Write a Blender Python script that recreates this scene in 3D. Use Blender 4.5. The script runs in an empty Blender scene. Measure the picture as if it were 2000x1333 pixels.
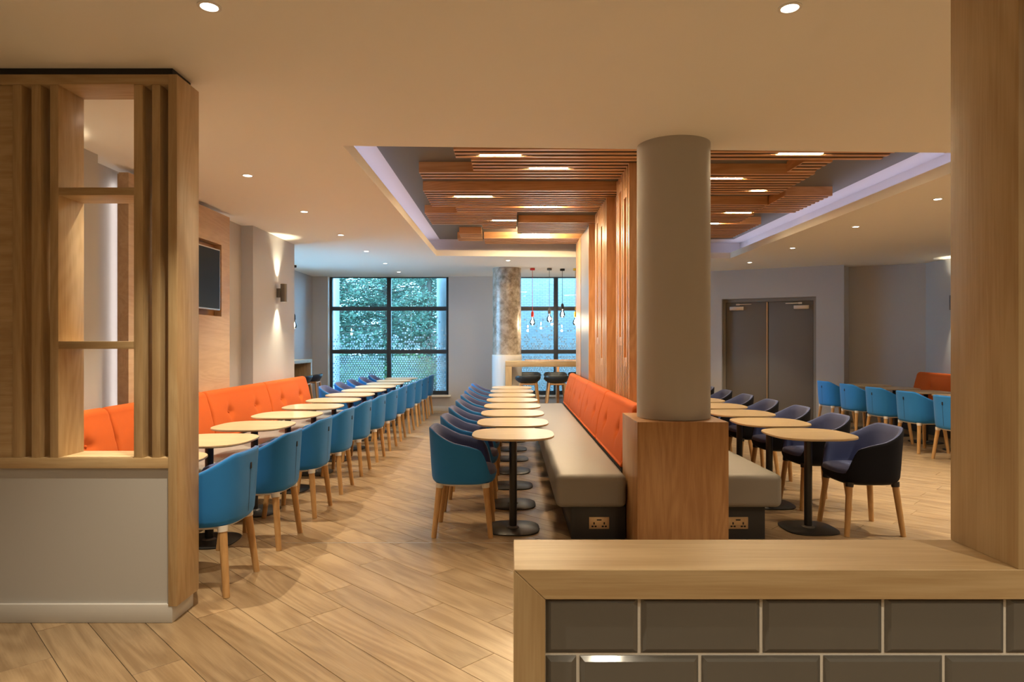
import bpy, bmesh, math, random
from mathutils import Vector, Matrix, noise
random.seed(7)
R = math.radians
scene = bpy.context.scene
col = scene.collection

# ------------------------------------------------------------------ camera
F = 1280.0                      # focal length in pixels of the 2000 px wide frame
EYE = 1.42
cam = bpy.data.cameras.new('camera')
cam.sensor_width = 36.0
cam.lens = F / 2000.0 * 36.0
cam.shift_x = 0.0015
cam.shift_y = 0.00225
cam.clip_start = 0.05
cam.clip_end = 200
camo = bpy.data.objects.new('camera', cam)
col.objects.link(camo)
camo.location = (0, 0, EYE)
camo.rotation_euler = (R(90), 0, 0)
scene.camera = camo

# ------------------------------------------------------------------ world: soft overcast sky
world = bpy.data.worlds.new('sky')
scene.world = world
world.use_nodes = True
bg = world.node_tree.nodes['Background']
bg.inputs[0].default_value = (0.44, 0.71, 1.0, 1)
bg.inputs[1].default_value = 17.0

scene.view_settings.view_transform = 'Standard'
scene.view_settings.look = 'None'
scene.view_settings.gamma = 1.0
scene.view_settings.use_curve_mapping = False
scene.view_settings.exposure = 0.24

DOWNLIGHT_W = 225.0
WARM = (1.0, 0.85, 0.62)
H = 2.82                        # ceiling height

# ------------------------------------------------------------------ node helpers / materials
def newmat(name):
    m = bpy.data.materials.new(name)
    m.use_nodes = True
    nt = m.node_tree
    return m, nt, nt.nodes['Principled BSDF']

def nd(nt, t, **kw):
    n = nt.nodes.new(t)
    for k, v in kw.items():
        setattr(n, k, v)
    return n

def plain(name, c, rough=0.6, metal=0.0, bump=0.0, bscale=80, spec=0.5, sheen=0.0, var=0.0):
    m, nt, b = newmat(name)
    b.inputs['Base Color'].default_value = (*c, 1)
    b.inputs['Roughness'].default_value = rough
    b.inputs['Metallic'].default_value = metal
    b.inputs['Specular IOR Level'].default_value = spec
    if sheen:
        b.inputs['Sheen Weight'].default_value = sheen
        b.inputs['Sheen Roughness'].default_value = 0.5
    tc = nd(nt, 'ShaderNodeTexCoord')
    if bump:
        n = nd(nt, 'ShaderNodeTexNoise')
        n.inputs['Scale'].default_value = bscale
        n.inputs['Detail'].default_value = 3
        nt.links.new(tc.outputs['Object'], n.inputs['Vector'])
        bp = nd(nt, 'ShaderNodeBump')
        bp.inputs['Strength'].default_value = bump
        bp.inputs['Distance'].default_value = 0.004
        nt.links.new(n.outputs['Fac'], bp.inputs['Height'])
        nt.links.new(bp.outputs['Normal'], b.inputs['Normal'])
    if var:
        n = nd(nt, 'ShaderNodeTexNoise')
        n.inputs['Scale'].default_value = 3.0
        n.inputs['Detail'].default_value = 4
        nt.links.new(tc.outputs['Object'], n.inputs['Vector'])
        mr = nd(nt, 'ShaderNodeMapRange')
        mr.inputs['To Min'].default_value = 1 - var
        mr.inputs['To Max'].default_value = 1 + var
        nt.links.new(n.outputs['Fac'], mr.inputs['Value'])
        mx = nd(nt, 'ShaderNodeVectorMath', operation='SCALE')
        mx.inputs[0].default_value = c
        nt.links.new(mr.outputs['Result'], mx.inputs['Scale'])
        nt.links.new(mx.outputs['Vector'], b.inputs['Base Color'])
    return m

def wood(name, light, dark, axis=0, rough=0.42, fine=1.0, rnd=0.12, island=False, figure=0.10, streak=0.30):
    """grain along local axis (0 x, 1 y, 2 z)"""
    m, nt, b = newmat(name)
    tc = nd(nt, 'ShaderNodeTexCoord')
    if island:
        gi = nd(nt, 'ShaderNodeNewGeometry')
        rsock = gi.outputs['Random Per Island']
    else:
        oi = nd(nt, 'ShaderNodeObjectInfo')
        rsock = oi.outputs['Random']
    off = nd(nt, 'ShaderNodeMath', operation='MULTIPLY')
    off.inputs[1].default_value = 37.0
    nt.links.new(rsock, off.inputs[0])
    cx = nd(nt, 'ShaderNodeCombineXYZ')
    for i in range(3):
        nt.links.new(off.outputs[0], cx.inputs[i])
    add = nd(nt, 'ShaderNodeVectorMath', operation='ADD')
    nt.links.new(tc.outputs['Object'], add.inputs[0])
    nt.links.new(cx.outputs[0], add.inputs[1])
    def mapped(s_along, s_cross):
        mp = nd(nt, 'ShaderNodeMapping')
        s = [s_cross] * 3
        s[axis] = s_along
        mp.inputs['Scale'].default_value = s
        nt.links.new(add.outputs[0], mp.inputs['Vector'])
        return mp
    m1 = mapped(1.6 * fine, 16 * fine)
    n1 = nd(nt, 'ShaderNodeTexNoise')
    n1.inputs['Scale'].default_value = 1.0
    n1.inputs['Detail'].default_value = 5
    n1.inputs['Roughness'].default_value = 0.62
    n1.inputs['Distortion'].default_value = 0.9
    nt.links.new(m1.outputs[0], n1.inputs['Vector'])
    m2 = mapped(6 * fine, 210 * fine)
    n2 = nd(nt, 'ShaderNodeTexNoise')
    n2.inputs['Scale'].default_value = 1.0
    n2.inputs['Detail'].default_value = 2
    nt.links.new(m2.outputs[0], n2.inputs['Vector'])
    mix = nd(nt, 'ShaderNodeMix', data_type='FLOAT')
    mix.inputs[0].default_value = streak
    nt.links.new(n1.outputs['Fac'], mix.inputs[2])
    nt.links.new(n2.outputs['Fac'], mix.inputs[3])
    cr = nd(nt, 'ShaderNodeValToRGB')
    cr.color_ramp.elements[0].position = 0.385
    cr.color_ramp.elements[0].color = (*dark, 1)
    cr.color_ramp.elements[1].position = 0.61
    cr.color_ramp.elements[1].color = (*light, 1)
    m3 = mapped(0.5 * fine, 3.4 * fine)
    wn = nd(nt, 'ShaderNodeTexNoise')          # contour lines of a stretched noise: cathedral figure
    wn.inputs['Scale'].default_value = 1.0
    wn.inputs['Detail'].default_value = 1.5
    wn.inputs['Distortion'].default_value = 0.35
    nt.links.new(m3.outputs[0], wn.inputs['Vector'])
    mul = nd(nt, 'ShaderNodeMath', operation='MULTIPLY')
    mul.inputs[1].default_value = 95.0
    nt.links.new(wn.outputs['Fac'], mul.inputs[0])
    sn = nd(nt, 'ShaderNodeMath', operation='SINE')
    nt.links.new(mul.outputs[0], sn.inputs[0])
    wv = nd(nt, 'ShaderNodeMapRange')
    wv.inputs['From Min'].default_value = -1
    wv.inputs['From Max'].default_value = 1
    nt.links.new(sn.outputs[0], wv.inputs['Value'])
    mixf = nd(nt, 'ShaderNodeMix', data_type='FLOAT')
    mixf.inputs[0].default_value = figure
    nt.links.new(mix.outputs[0], mixf.inputs[2])
    nt.links.new(wv.outputs['Result'], mixf.inputs[3])
    nt.links.new(mixf.outputs[0], cr.inputs['Fac'])
    mr = nd(nt, 'ShaderNodeMapRange')
    mr.inputs['To Min'].default_value = 1 - rnd
    mr.inputs['To Max'].default_value = 1 + rnd
    nt.links.new(rsock, mr.inputs['Value'])
    sc = nd(nt, 'ShaderNodeVectorMath', operation='SCALE')
    nt.links.new(cr.outputs['Color'], sc.inputs[0])
    nt.links.new(mr.outputs['Result'], sc.inputs['Scale'])
    nt.links.new(sc.outputs['Vector'], b.inputs['Base Color'])
    b.inputs['Roughness'].default_value = rough
    bp = nd(nt, 'ShaderNodeBump')
    bp.inputs['Strength'].default_value = 0.12
    bp.inputs['Distance'].default_value = 0.002
    nt.links.new(n2.outputs['Fac'], bp.inputs['Height'])
    nt.links.new(bp.outputs['Normal'], b.inputs['Normal'])
    return m

def emit(name, c, s):
    m = bpy.data.materials.new(name)
    m.use_nodes = True
    nt = m.node_tree
    nt.nodes.clear()
    e = nt.nodes.new('ShaderNodeEmission')
    e.inputs[0].default_value = (*c, 1)
    e.inputs[1].default_value = s
    o = nt.nodes.new('ShaderNodeOutputMaterial')
    nt.links.new(e.outputs[0], o.inputs[0])
    return m

def glassmat(name, tint, rough=0.0, refl=1.0):
    m = bpy.data.materials.new(name)
    m.use_nodes = True
    nt = m.node_tree
    nt.nodes.clear()
    tr = nt.nodes.new('ShaderNodeBsdfTransparent')
    tr.inputs[0].default_value = (*tint, 1)
    gl = nt.nodes.new('ShaderNodeBsdfGlossy')
    gl.inputs['Roughness'].default_value = rough
    fr = nt.nodes.new('ShaderNodeFresnel')
    fr.inputs['IOR'].default_value = 1.5
    mu = nt.nodes.new('ShaderNodeMath'); mu.operation = 'MULTIPLY'
    mu.inputs[1].default_value = refl
    mx = nt.nodes.new('ShaderNodeMixShader')
    o = nt.nodes.new('ShaderNodeOutputMaterial')
    nt.links.new(fr.outputs[0], mu.inputs[0])
    nt.links.new(mu.outputs[0], mx.inputs[0])
    nt.links.new(tr.outputs[0], mx.inputs[1])
    nt.links.new(gl.outputs[0], mx.inputs[2])
    nt.links.new(mx.outputs[0], o.inputs[0])
    return m

OAKL, OAKD = (0.55, 0.405, 0.225), (0.44, 0.30, 0.15)
M = {}
for i, a in enumerate('xyz'):
    M['oak_' + a] = wood('oak_' + a, OAKL, OAKD, i, 0.4, 1.0, 0.05)
    M['slat_' + a] = wood('slat_oak_' + a, (0.70, 0.40, 0.20), (0.56, 0.285, 0.12), i, 0.33, 1.0, 0.08)
M['box_oak'] = wood('box_oak', (0.43, 0.235, 0.10), (0.32, 0.155, 0.06), 2, 0.35, 1.0, 0.04)
M['tabletop'] = wood('tabletop_oak', (0.585, 0.455, 0.285), (0.50, 0.37, 0.215), 0, 0.3, 1.2, 0.05)
M['leg_oak'] = wood('leg_oak', (0.55, 0.32, 0.13), (0.44, 0.24, 0.09), 2, 0.4, 1.5, 0.07)
M['plank'] = wood('plank_floor', (0.365, 0.257, 0.148), (0.245, 0.160, 0.085), 0, 0.33, 0.8, 0.10, figure=0.13, streak=0.24)
M['plank_far'] = wood('plank_floor_far', (0.365, 0.257, 0.148), (0.245, 0.160, 0.085), 0, 0.33, 0.8, 0.10, island=True, figure=0.13, streak=0.24)
M['tvpanel'] = wood('pale_panel_oak', (0.54, 0.38, 0.235), (0.46, 0.31, 0.185), 1, 0.45, 1.0, 0.03)
M['grout_floor'] = plain('floor_joint', (0.10, 0.075, 0.05), 0.8)
M['wall'] = plain('grey_paint', (0.475, 0.465, 0.465), 0.65, bump=0.03, bscale=300)
M['wall_low'] = plain('grey_paint_partition', (0.46, 0.45, 0.435), 0.6, bump=0.03, bscale=300)
M['column'] = plain('column_paint', (0.42, 0.40, 0.375), 0.6, bump=0.03, bscale=300)
M['ceiling'] = plain('ceiling_paint', (0.84, 0.82, 0.77), 0.7, bump=0.02, bscale=300)
M['cove'] = plain('cove_paint', (0.74, 0.72, 0.76), 0.7)
M['coffer_dark'] = plain('coffer_dark_paint', (0.13, 0.125, 0.12), 0.55)
M['white'] = plain('white_trim', (0.72, 0.70, 0.66), 0.4)
M['skirt'] = plain('skirting_paint', (0.54, 0.525, 0.50), 0.4)
M['black'] = plain('black_metal', (0.018, 0.017, 0.017), 0.38, spec=0.5)
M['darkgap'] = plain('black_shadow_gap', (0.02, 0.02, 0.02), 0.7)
M['plinth'] = plain('dark_plinth', (0.028, 0.028, 0.03), 0.4)
M['blue'] = plain('blue_felt', (0.018, 0.19, 0.54), 0.8, bump=0.25, bscale=700, sheen=0.1, spec=0.3)
M['navy'] = plain('navy_felt', (0.066, 0.09, 0.225), 0.85, bump=0.3, bscale=700, sheen=0.2, spec=0.3)
M['navydark'] = plain('black_navy_felt', (0.006, 0.007, 0.013), 0.8, bump=0.2, bscale=700, sheen=0.0, spec=0.2)
M['seam'] = plain('dark_seam', (0.01, 0.04, 0.08), 0.8)
M['tag'] = plain('black_tag', (0.01, 0.01, 0.015), 0.6)
M['plastic_w'] = plain('white_plastic', (0.70, 0.66, 0.60), 0.45)
M['plastic_b'] = plain('black_plastic', (0.015, 0.015, 0.018), 0.45)
M['orange'] = plain('orange_wool', (0.54, 0.10, 0.015), 0.85, bump=0.25, bscale=600, sheen=0.0, spec=0.25)
M['seatgrey'] = plain('grey_vinyl', (0.27, 0.258, 0.24), 0.45, bump=0.05, bscale=400)
M['gold'] = plain('satin_gold', (0.62, 0.47, 0.30), 0.35, metal=0.85)
M['door'] = plain('taupe_door', (0.17, 0.15, 0.13), 0.5)
M['doorframe'] = plain('door_frame_paint', (0.25, 0.225, 0.195), 0.5)
M['metal'] = plain('satin_metal', (0.62, 0.58, 0.54), 0.35, metal=0.8)
M['frame'] = plain('window_frame_dark', (0.030, 0.040, 0.050), 0.4)
M['glass'] = glassmat('window_glass', (0.72, 0.90, 0.96))
M['bulbglass'] = glassmat('bulb_glass', (0.95, 0.93, 0.9))
M['tile'] = plain('grey_glaze', (0.128, 0.124, 0.115), 0.10, spec=0.6, bump=0.10, bscale=9)
M['grout'] = plain('tile_grout', (0.74, 0.71, 0.65), 0.8, bump=0.2, bscale=300)
M['screen'] = plain('tv_screen', (0.004, 0.004, 0.005), 0.3, spec=0.12)
M['steel'] = plain('dark_steel', (0.16, 0.15, 0.14), 0.4, metal=0.6)
M['panelgrey'] = plain('glossy_grey_panel', (0.30, 0.27, 0.25), 0.38, metal=0.3)
M['red'] = plain('red_plastic', (0.62, 0.035, 0.03), 0.45)
M['yellow'] = plain('yellow_plastic', (0.75, 0.45, 0.02), 0.45)
M['greyplastic'] = plain('grey_plastic', (0.13, 0.12, 0.12), 0.45)
M['stool'] = plain('dark_teal_plastic', (0.020, 0.032, 0.045), 0.45)
M['hole'] = plain('socket_hole', (0.006, 0.006, 0.006), 0.7)
M['e_down'] = emit('downlight_lens', (1.0, 0.90, 0.74), 14)
M['e_bar'] = emit('linear_lamp', (1.0, 0.74, 0.42), 230)
M['e_cove'] = emit('cove_led', (0.80, 0.78, 1.0), 6)
M['e_edge'] = emit('edge_led', (1.0, 0.92, 0.88), 10)
M['e_bulb'] = emit('filament', (1.0, 0.80, 0.52), 110)
M['e_sconce'] = emit('sconce_lens', (1.0, 0.86, 0.60), 14)

def concrete():
    m, nt, b = newmat('raw_concrete')
    tc = nd(nt, 'ShaderNodeTexCoord')
    n = nd(nt, 'ShaderNodeTexNoise')
    n.inputs['Scale'].default_value = 9
    n.inputs['Detail'].default_value = 8
    n.inputs['Roughness'].default_value = 0.7
    nt.links.new(tc.outputs['Object'], n.inputs['Vector'])
    cr = nd(nt, 'ShaderNodeValToRGB')
    cr.color_ramp.elements[0].position = 0.33
    cr.color_ramp.elements[0].color = (0.17, 0.135, 0.10, 1)
    cr.color_ramp.elements[1].position = 0.66
    cr.color_ramp.elements[1].color = (0.52, 0.46, 0.39, 1)
    nt.links.new(n.outputs['Fac'], cr.inputs['Fac'])
    nt.links.new(cr.outputs['Color'], b.inputs['Base Color'])
    b.inputs['Roughness'].default_value = 0.22
    bp = nd(nt, 'ShaderNodeBump')
    bp.inputs['Strength'].default_value = 0.25
    bp.inputs['Distance'].default_value = 0.01
    nt.links.new(n.outputs['Fac'], bp.inputs['Height'])
    nt.links.new(bp.outputs['Normal'], b.inputs['Normal'])
    return m
M['concrete'] = concrete()

def brickmat(name, c1, c2, mortar, scale, bw, rh, ms, rough=0.8, coord='Object', rot=(0, 0, 0)):
    m, nt, b = newmat(name)
    tc = nd(nt, 'ShaderNodeTexCoord')
    mp = nd(nt, 'ShaderNodeMapping')
    mp.inputs['Rotation'].default_value = rot
    nt.links.new(tc.outputs[coord], mp.inputs['Vector'])
    br = nd(nt, 'ShaderNodeTexBrick')
    br.inputs['Color1'].default_value = (*c1, 1)
    br.inputs['Color2'].default_value = (*c2, 1)
    br.inputs['Mortar'].default_value = (*mortar, 1)
    br.inputs['Scale'].default_value = scale
    br.inputs['Brick Width'].default_value = bw
    br.inputs['Row Height'].default_value = rh
    br.inputs['Mortar Size'].default_value = ms
    nt.links.new(mp.outputs[0], br.inputs['Vector'])
    nt.links.new(br.outputs['Color'], b.inputs['Base Color'])
    b.inputs['Roughness'].default_value = rough
    return m
M['brick_out'] = brickmat('pale_brick', (0.27, 0.265, 0.25), (0.23, 0.225, 0.215), (0.13, 0.13, 0.13), 1.7, 0.225, 0.075, 0.010, rot=(R(90), 0, 0))
M['bark'] = plain('bark', (0.10, 0.075, 0.055), 0.9, bump=0.5, bscale=20)
M['ground'] = plain('outside_ground', (0.05, 0.055, 0.035), 0.9, var=0.4)
M['outcol'] = plain('outside_concrete', (0.24, 0.24, 0.24), 0.6, var=0.25)

def leafmat(name, c1, c2):
    m, nt, b = newmat(name)
    gi = nd(nt, 'ShaderNodeNewGeometry')
    cr = nd(nt, 'ShaderNodeValToRGB')
    cr.color_ramp.elements[0].color = (*c1, 1)
    cr.color_ramp.elements[1].color = (*c2, 1)
    nt.links.new(gi.outputs['Random Per Island'], cr.inputs['Fac'])
    nt.links.new(cr.outputs['Color'], b.inputs['Base Color'])
    b.inputs['Roughness'].default_value = 0.6
    tl = nd(nt, 'ShaderNodeBsdfTranslucent')
    nt.links.new(cr.outputs['Color'], tl.inputs['Color'])
    mx = nd(nt, 'ShaderNodeMixShader')
    mx.inputs[0].default_value = 0.35
    out = nt.nodes['Material Output']
    nt.links.new(b.outputs[0], mx.inputs[1])
    nt.links.new(tl.outputs[0], mx.inputs[2])
    nt.links.new(mx.outputs[0], out.inputs[0])
    return m
M['leaf1'] = leafmat('needles', (0.04, 0.095, 0.075), (0.19, 0.29, 0.18))
M['leaf2'] = leafmat('bush_leaves', (0.04, 0.09, 0.03), (0.16, 0.24, 0.08))

def filmmat():
    m = bpy.data.materials.new('frosted_dot')
    m.use_nodes = True
    nt = m.node_tree
    b = nt.nodes['Principled BSDF']
    b.inputs['Base Color'].default_value = (0.85, 0.92, 0.95, 1)
    b.inputs['Roughness'].default_value = 0.6
    tl = nt.nodes.new('ShaderNodeBsdfTranslucent')
    tl.inputs[0].default_value = (0.70, 0.84, 0.92, 1)
    mx = nt.nodes.new('ShaderNodeMixShader')
    mx.inputs[0].default_value = 0.7
    nt.links.new(b.outputs[0], mx.inputs[1])
    nt.links.new(tl.outputs[0], mx.inputs[2])
    nt.links.new(mx.outputs[0], nt.nodes['Material Output'].inputs[0])
    return m
M['film'] = filmmat()

# ------------------------------------------------------------------ mesh helpers
def bx(bm, x0, x1, y0, y1, z0, z1, mat=None):
    vs = [bm.verts.new((x, y, z)) for z in (z0, z1) for x, y in ((x0, y0), (x1, y0), (x1, y1), (x0, y1))]
    for f in ((3, 2, 1, 0), (4, 5, 6, 7), (0, 1, 5, 4), (1, 2, 6, 5), (2, 3, 7, 6), (3, 0, 4, 7)):
        bm.faces.new([vs[i] for i in f])
    return vs

def prism(bm, pts, z0, z1):
    n = len(pts)
    a = [bm.verts.new((p[0], p[1], z0)) for p in pts]
    b = [bm.verts.new((p[0], p[1], z1)) for p in pts]
    bm.faces.new(a[::-1]); bm.faces.new(b)
    for i in range(n):
        j = (i + 1) % n
        bm.faces.new((a[i], a[j], b[j], b[i]))

def rings(bm, rs, cap0=True, cap1=True):
    """bridge successive closed rings (lists of 3-vectors)"""
    vr = [[bm.verts.new(p) for p in r] for r in rs]
    n = len(vr[0])
    for k in range(len(vr) - 1):
        for i in range(n):
            j = (i + 1) % n
            bm.faces.new((vr[k][i], vr[k][j], vr[k + 1][j], vr[k + 1][i]))
    if cap0: bm.faces.new(vr[0][::-1])
    if cap1: bm.faces.new(vr[-1])
    return vr

def tube(bm, p0, p1, r0, r1=None, n=14):
    r1 = r0 if r1 is None else r1
    p0, p1 = Vector(p0), Vector(p1)
    d = (p1 - p0).normalized()
    a = d.orthogonal().normalized()
    b = d.cross(a)
    rs = []
    for p, r in ((p0, r0), (p1, r1)):
        rs.append([p + a * r * math.cos(2 * math.pi * i / n) + b * r * math.sin(2 * math.pi * i / n) for i in range(n)])
    rings(bm, rs)

def lathe(bm, prof, cx=0, cy=0, n=32, cap0=True, cap1=True):
    rings(bm, [[(cx + r * math.cos(2 * math.pi * i / n), cy + r * math.sin(2 * math.pi * i / n), z) for i in range(n)] for r, z in prof], cap0, cap1)

def sup(a, b, n, k=44, rot=0.0):
    out = []
    for i in range(k):
        t = 2 * math.pi * i / k + rot
        c, s = math.cos(t), math.sin(t)
        out.append((a * math.copysign(abs(c) ** (2 / n), c), b * math.copysign(abs(s) ** (2 / n), s)))
    return out

def supstack(bm, n, levels, k=44):
    """levels: (a, b, z)"""
    rings(bm, [[(x, y, z) for x, y in sup(a, b, n, k)] for a, b, z in levels])

def obj(name, bm, mat, parent=None, smooth=False, bevel=0.0, seg=2, link=True):
    bmesh.ops.recalc_face_normals(bm, faces=bm.faces)
    if bevel:
        bmesh.ops.bevel(bm, geom=list(bm.edges), offset=bevel, segments=seg, profile=0.5, affect='EDGES', clamp_overlap=True)
    me = bpy.data.meshes.new(name)
    bm.to_mesh(me)
    bm.free()
    if mat is not None:
        me.materials.append(M[mat] if isinstance(mat, str) else mat)
    if smooth:
        for p in me.polygons: p.use_smooth = True
        if smooth != 'all':
            try:
                me.set_sharp_from_angle(angle=R(smooth if smooth is not True else 40))
            except Exception:
                pass
    o = bpy.data.objects.new(name, me)
    if link: col.objects.link(o)
    if parent is not None: o.parent = parent
    return o

def box(name, mat, x0, x1, y0, y1, z0, z1, parent=None, bevel=0.0, seg=2, smooth=False):
    bm = bmesh.new()
    bx(bm, x0, x1, y0, y1, z0, z1)
    return obj(name, bm, mat, parent, smooth=smooth or (40 if bevel else False), bevel=bevel, seg=seg)

def mesh_of(o, name, parent, mat=None, loc=None):
    """another object that shares o's mesh data"""
    c = bpy.data.objects.new(name, o.data)
    col.objects.link(c)
    c.parent = parent
    if loc is not None: c.location = loc
    return c

def tag(o, label, cat, group=None):
    o['label'] = label
    o['category'] = cat
    if group: o['group'] = group
    return o

def thing(name, label, cat, loc=(0, 0, 0), rz=0.0, group=None):
    o = bpy.data.objects.new(name, None)
    o.empty_display_size = 0.1
    col.objects.link(o)
    o.location = loc
    o.rotation_euler = (0, 0, rz)
    return tag(o, label, cat, group)

def struct(o):
    o['kind'] = 'structure'
    return o

def sgroup(name, loc=(0, 0, 0)):
    o = bpy.data.objects.new(name, None)
    o.empty_display_size = 0.1
    o.location = loc
    col.objects.link(o)
    return struct(o)

def dup(root, loc, rz, label, group=None):
    r = root.copy(); col.objects.link(r)
    r.location = loc; r.rotation_euler = (0, 0, rz)
    r['label'] = label
    if group: r['group'] = group
    for ch in list(root.children):
        c = ch.copy(); col.objects.link(c); c.parent = r
        for g in list(ch.children):
            d = g.copy(); col.objects.link(d); d.parent = c
    return r

ORD = ['first', 'second', 'third', 'fourth', 'fifth', 'sixth', 'seventh', 'eighth', 'ninth', 'tenth', 'eleventh', 'twelfth', 'thirteenth']

# ================================================================== SETTING
# ---- floor of diagonal planks
XMIN, XMAX, YMIN, YMAX = -4.14, 7.4, -4.0, 13.7
S2 = math.sqrt(0.5)
floor = struct(box('floor', 'grout_floor', XMIN, XMAX, YMIN, YMAX, -0.06, -0.004))
PW, PL, JT = 0.2055, 1.207, 0.003
known = {0: -3.134, 1: -3.382, 2: -2.793, 3: -3.644, 4: -3.172}
def uv2xy(a, c):            # a along the plank (to +x,-y), c across (to +x,+y)
    return ((a + c) * S2, (c - a) * S2)
def clip(poly):
    for ax, lim, sg in ((0, XMIN, 1), (0, XMAX, -1), (1, YMIN, 1), (1, YMAX, -1)):
        out = []
        for i in range(len(poly)):
            p, q = poly[i], poly[(i + 1) % len(poly)]
            ip, iq = (p[ax] - lim) * sg >= 0, (q[ax] - lim) * sg >= 0
            if ip: out.append(p)
            if ip != iq:
                t = (lim - p[ax]) / (q[ax] - p[ax])
                out.append((p[0] + t * (q[0] - p[0]), p[1] + t * (q[1] - p[1])))
        poly = out
        if len(poly) < 3: return None
    return poly
planks = []
k0 = int((XMIN + YMIN) * S2 / PW) - 12
k1 = int((XMAX + YMAX) * S2 / PW) + 2
prev = 0.0
rp = random.Random(3)
for k in range(k0, k1):
    c0 = 1.658 + PW * k
    a0 = known.get(k, (prev + PL * rp.uniform(0.28, 0.72)))
    prev = a0
    a0 = a0 % PL
    for j in range(-14, 14):
        a = a0 + j * PL
        ctr = uv2xy(a + PL / 2, c0 + PW / 2)
        if not (XMIN - 1 < ctr[0] < XMAX + 1 and YMIN - 1 < ctr[1] < YMAX + 1): continue
        poly = [uv2xy(a + JT / 2, c0 + JT / 2), uv2xy(a + PL - JT / 2, c0 + JT / 2), uv2xy(a + PL - JT / 2, c0 + PW - JT / 2), uv2xy(a + JT / 2, c0 + PW - JT / 2)]
        cp = clip(poly)
        if cp is None: continue
        full = len(cp) == 4 and all(abs(p[0] - q[0]) + abs(p[1] - q[1]) < 1e-6 for p, q in zip(cp, poly))
        d = ctr[1]
        vis = 0.0
        if d > 2.2:
            px, py = 997 + ctr[0] / d * F, 671 + EYE / d * F
            hid = (px < 300 and py < 1200) or (px > 1010 and py > 1065) or px > 1930 or px < -150 or py > 1420 or (px < 380 and py < 1180)
            hid = hid or (ctr[0] < -2.7 and d < 9.3) or (0.5 < ctr[0] < 1.8 and 4.3 < d < 10.4) or ctr[0] > 6.6 or d > 13.5
            if not hid: vis = 1.0 / d ** 3
        planks.append((vis, full, ctr, cp))
planks.sort(key=lambda p: -p[0])
def chamfered(bm, pts, z0, z1, ch):
    c = (sum(p[0] for p in pts) / len(pts), sum(p[1] for p in pts) / len(pts))
    ins = []
    n = len(pts)
    for i in range(n):
        p = Vector(pts[i]); a = (Vector(pts[i - 1]) - p); b = (Vector(pts[(i + 1) % n]) - p)
        if a.length < 1e-6 or b.length < 1e-6: ins.append(tuple(p)); continue
        a.normalize(); b.normalize()
        ins.append(tuple(p + (a + b) * ch))
    rings(bm, [[(p[0], p[1], z0) for p in pts], [(p[0], p[1], z1 - ch * 0.6) for p in pts], [(p[0], p[1], z1) for p in ins]], cap0=False)
# one shared mesh, grain along local x
bm = bmesh.new()
hl, hw = (PL - JT) / 2, (PW - JT) / 2
chamfered(bm, [(-hl, -hw), (hl, -hw), (hl, hw), (-hl, hw)], -0.004, 0.0, 0.0012)
pl0 = obj('plank', bm, 'plank', None, link=False)
cnt = 0
rest = []
for vis, full, ctr, cp in planks:
    if vis > 0 and full and cnt < 300:
        o = bpy.data.objects.new('plank', pl0.data)
        col.objects.link(o)
        o.parent = floor
        o.location = (ctr[0], ctr[1], 0)
        o.rotation_euler = (0, 0, R(-45))
        cnt += 1
    else:
        rest.append(cp)
bm = bmesh.new()
for cp in rest:
    q = [((p[0] - p[1]) * S2, (p[0] + p[1]) * S2) for p in cp]
    area = 0.5 * sum(q[i][0] * q[(i + 1) % len(q)][1] - q[(i + 1) % len(q)][0] * q[i][1] for i in range(len(q)))
    if abs(area) < 0.003: continue
    prism(bm, q, -0.004, 0.0)
pf = obj('plank_field', bm, 'plank_far', floor)
pf.rotation_euler = (0, 0, R(-45))
pf['kind'] = 'stuff'
struct(box('trim_1', 'metal', -1.6, 0.42, 4.655, 4.664, 0.0, 0.0015))

# ---- ceiling with coffer
FL, FR, BR, BL = (-1.187, 4.643), (3.62, 4.83), (3.62, 10.80), (-1.187, 10.48)
def off(o):
    return [(FL[0] - o, FL[1] - o), (FR[0] + o, FR[1] - o), (BR[0] + o, BR[1] + o), (BL[0] - o, BL[1] + o)]
hole = off(0)
def frame_quads(bm, outer, inner, z):
    vo = [bm.verts.new((*p, z)) for p in outer]
    vi = [bm.verts.new((*p, z)) for p in inner]
    for i in range(4):
        j = (i + 1) % 4
        bm.faces.new((vo[i], vo[j], vi[j], vi[i]))
def band(bm, pts, z0, z1):
    a = [bm.verts.new((*p, z0)) for p in pts]
    b = [bm.verts.new((*p, z1)) for p in pts]
    for i in range(4):
        j = (i + 1) % 4
        bm.faces.new((a[i], a[j], b[j], b[i]))
bm = bmesh.new()
outer = [(XMIN - 0.3, YMIN - 0.2), (XMAX + 0.3, YMIN - 0.2), (XMAX + 0.3, YMAX + 0.3), (XMIN - 0.3, YMAX + 0.3)]
frame_quads(bm, outer, hole, H)
band(bm, hole, H, 2.915)
rec = off(0.24)
frame_quads(bm, rec, hole, 2.915)
ceil = struct(obj('ceiling', bm, 'ceiling'))
bm = bmesh.new()
band(bm, rec, 2.915, 3.104)
vs = [bm.verts.new((*p, 3.104)) for p in rec]
bm.faces.new(vs)
obj('cove', bm, 'cove', ceil)
bm = bmesh.new()
bx(bm, -1.14, 3.60, 4.55, 10.56, 3.098, 3.104)
obj('coffer_panel', bm, 'coffer_dark', ceil)
bm = bmesh.new()      # roof slab above everything keeps the sky out
bx(bm, XMIN - 0.4, XMAX + 0.5, YMIN - 0.3, YMAX + 0.35, 3.12, 3.3)
obj('slab', bm, 'ceiling', ceil)
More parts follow.
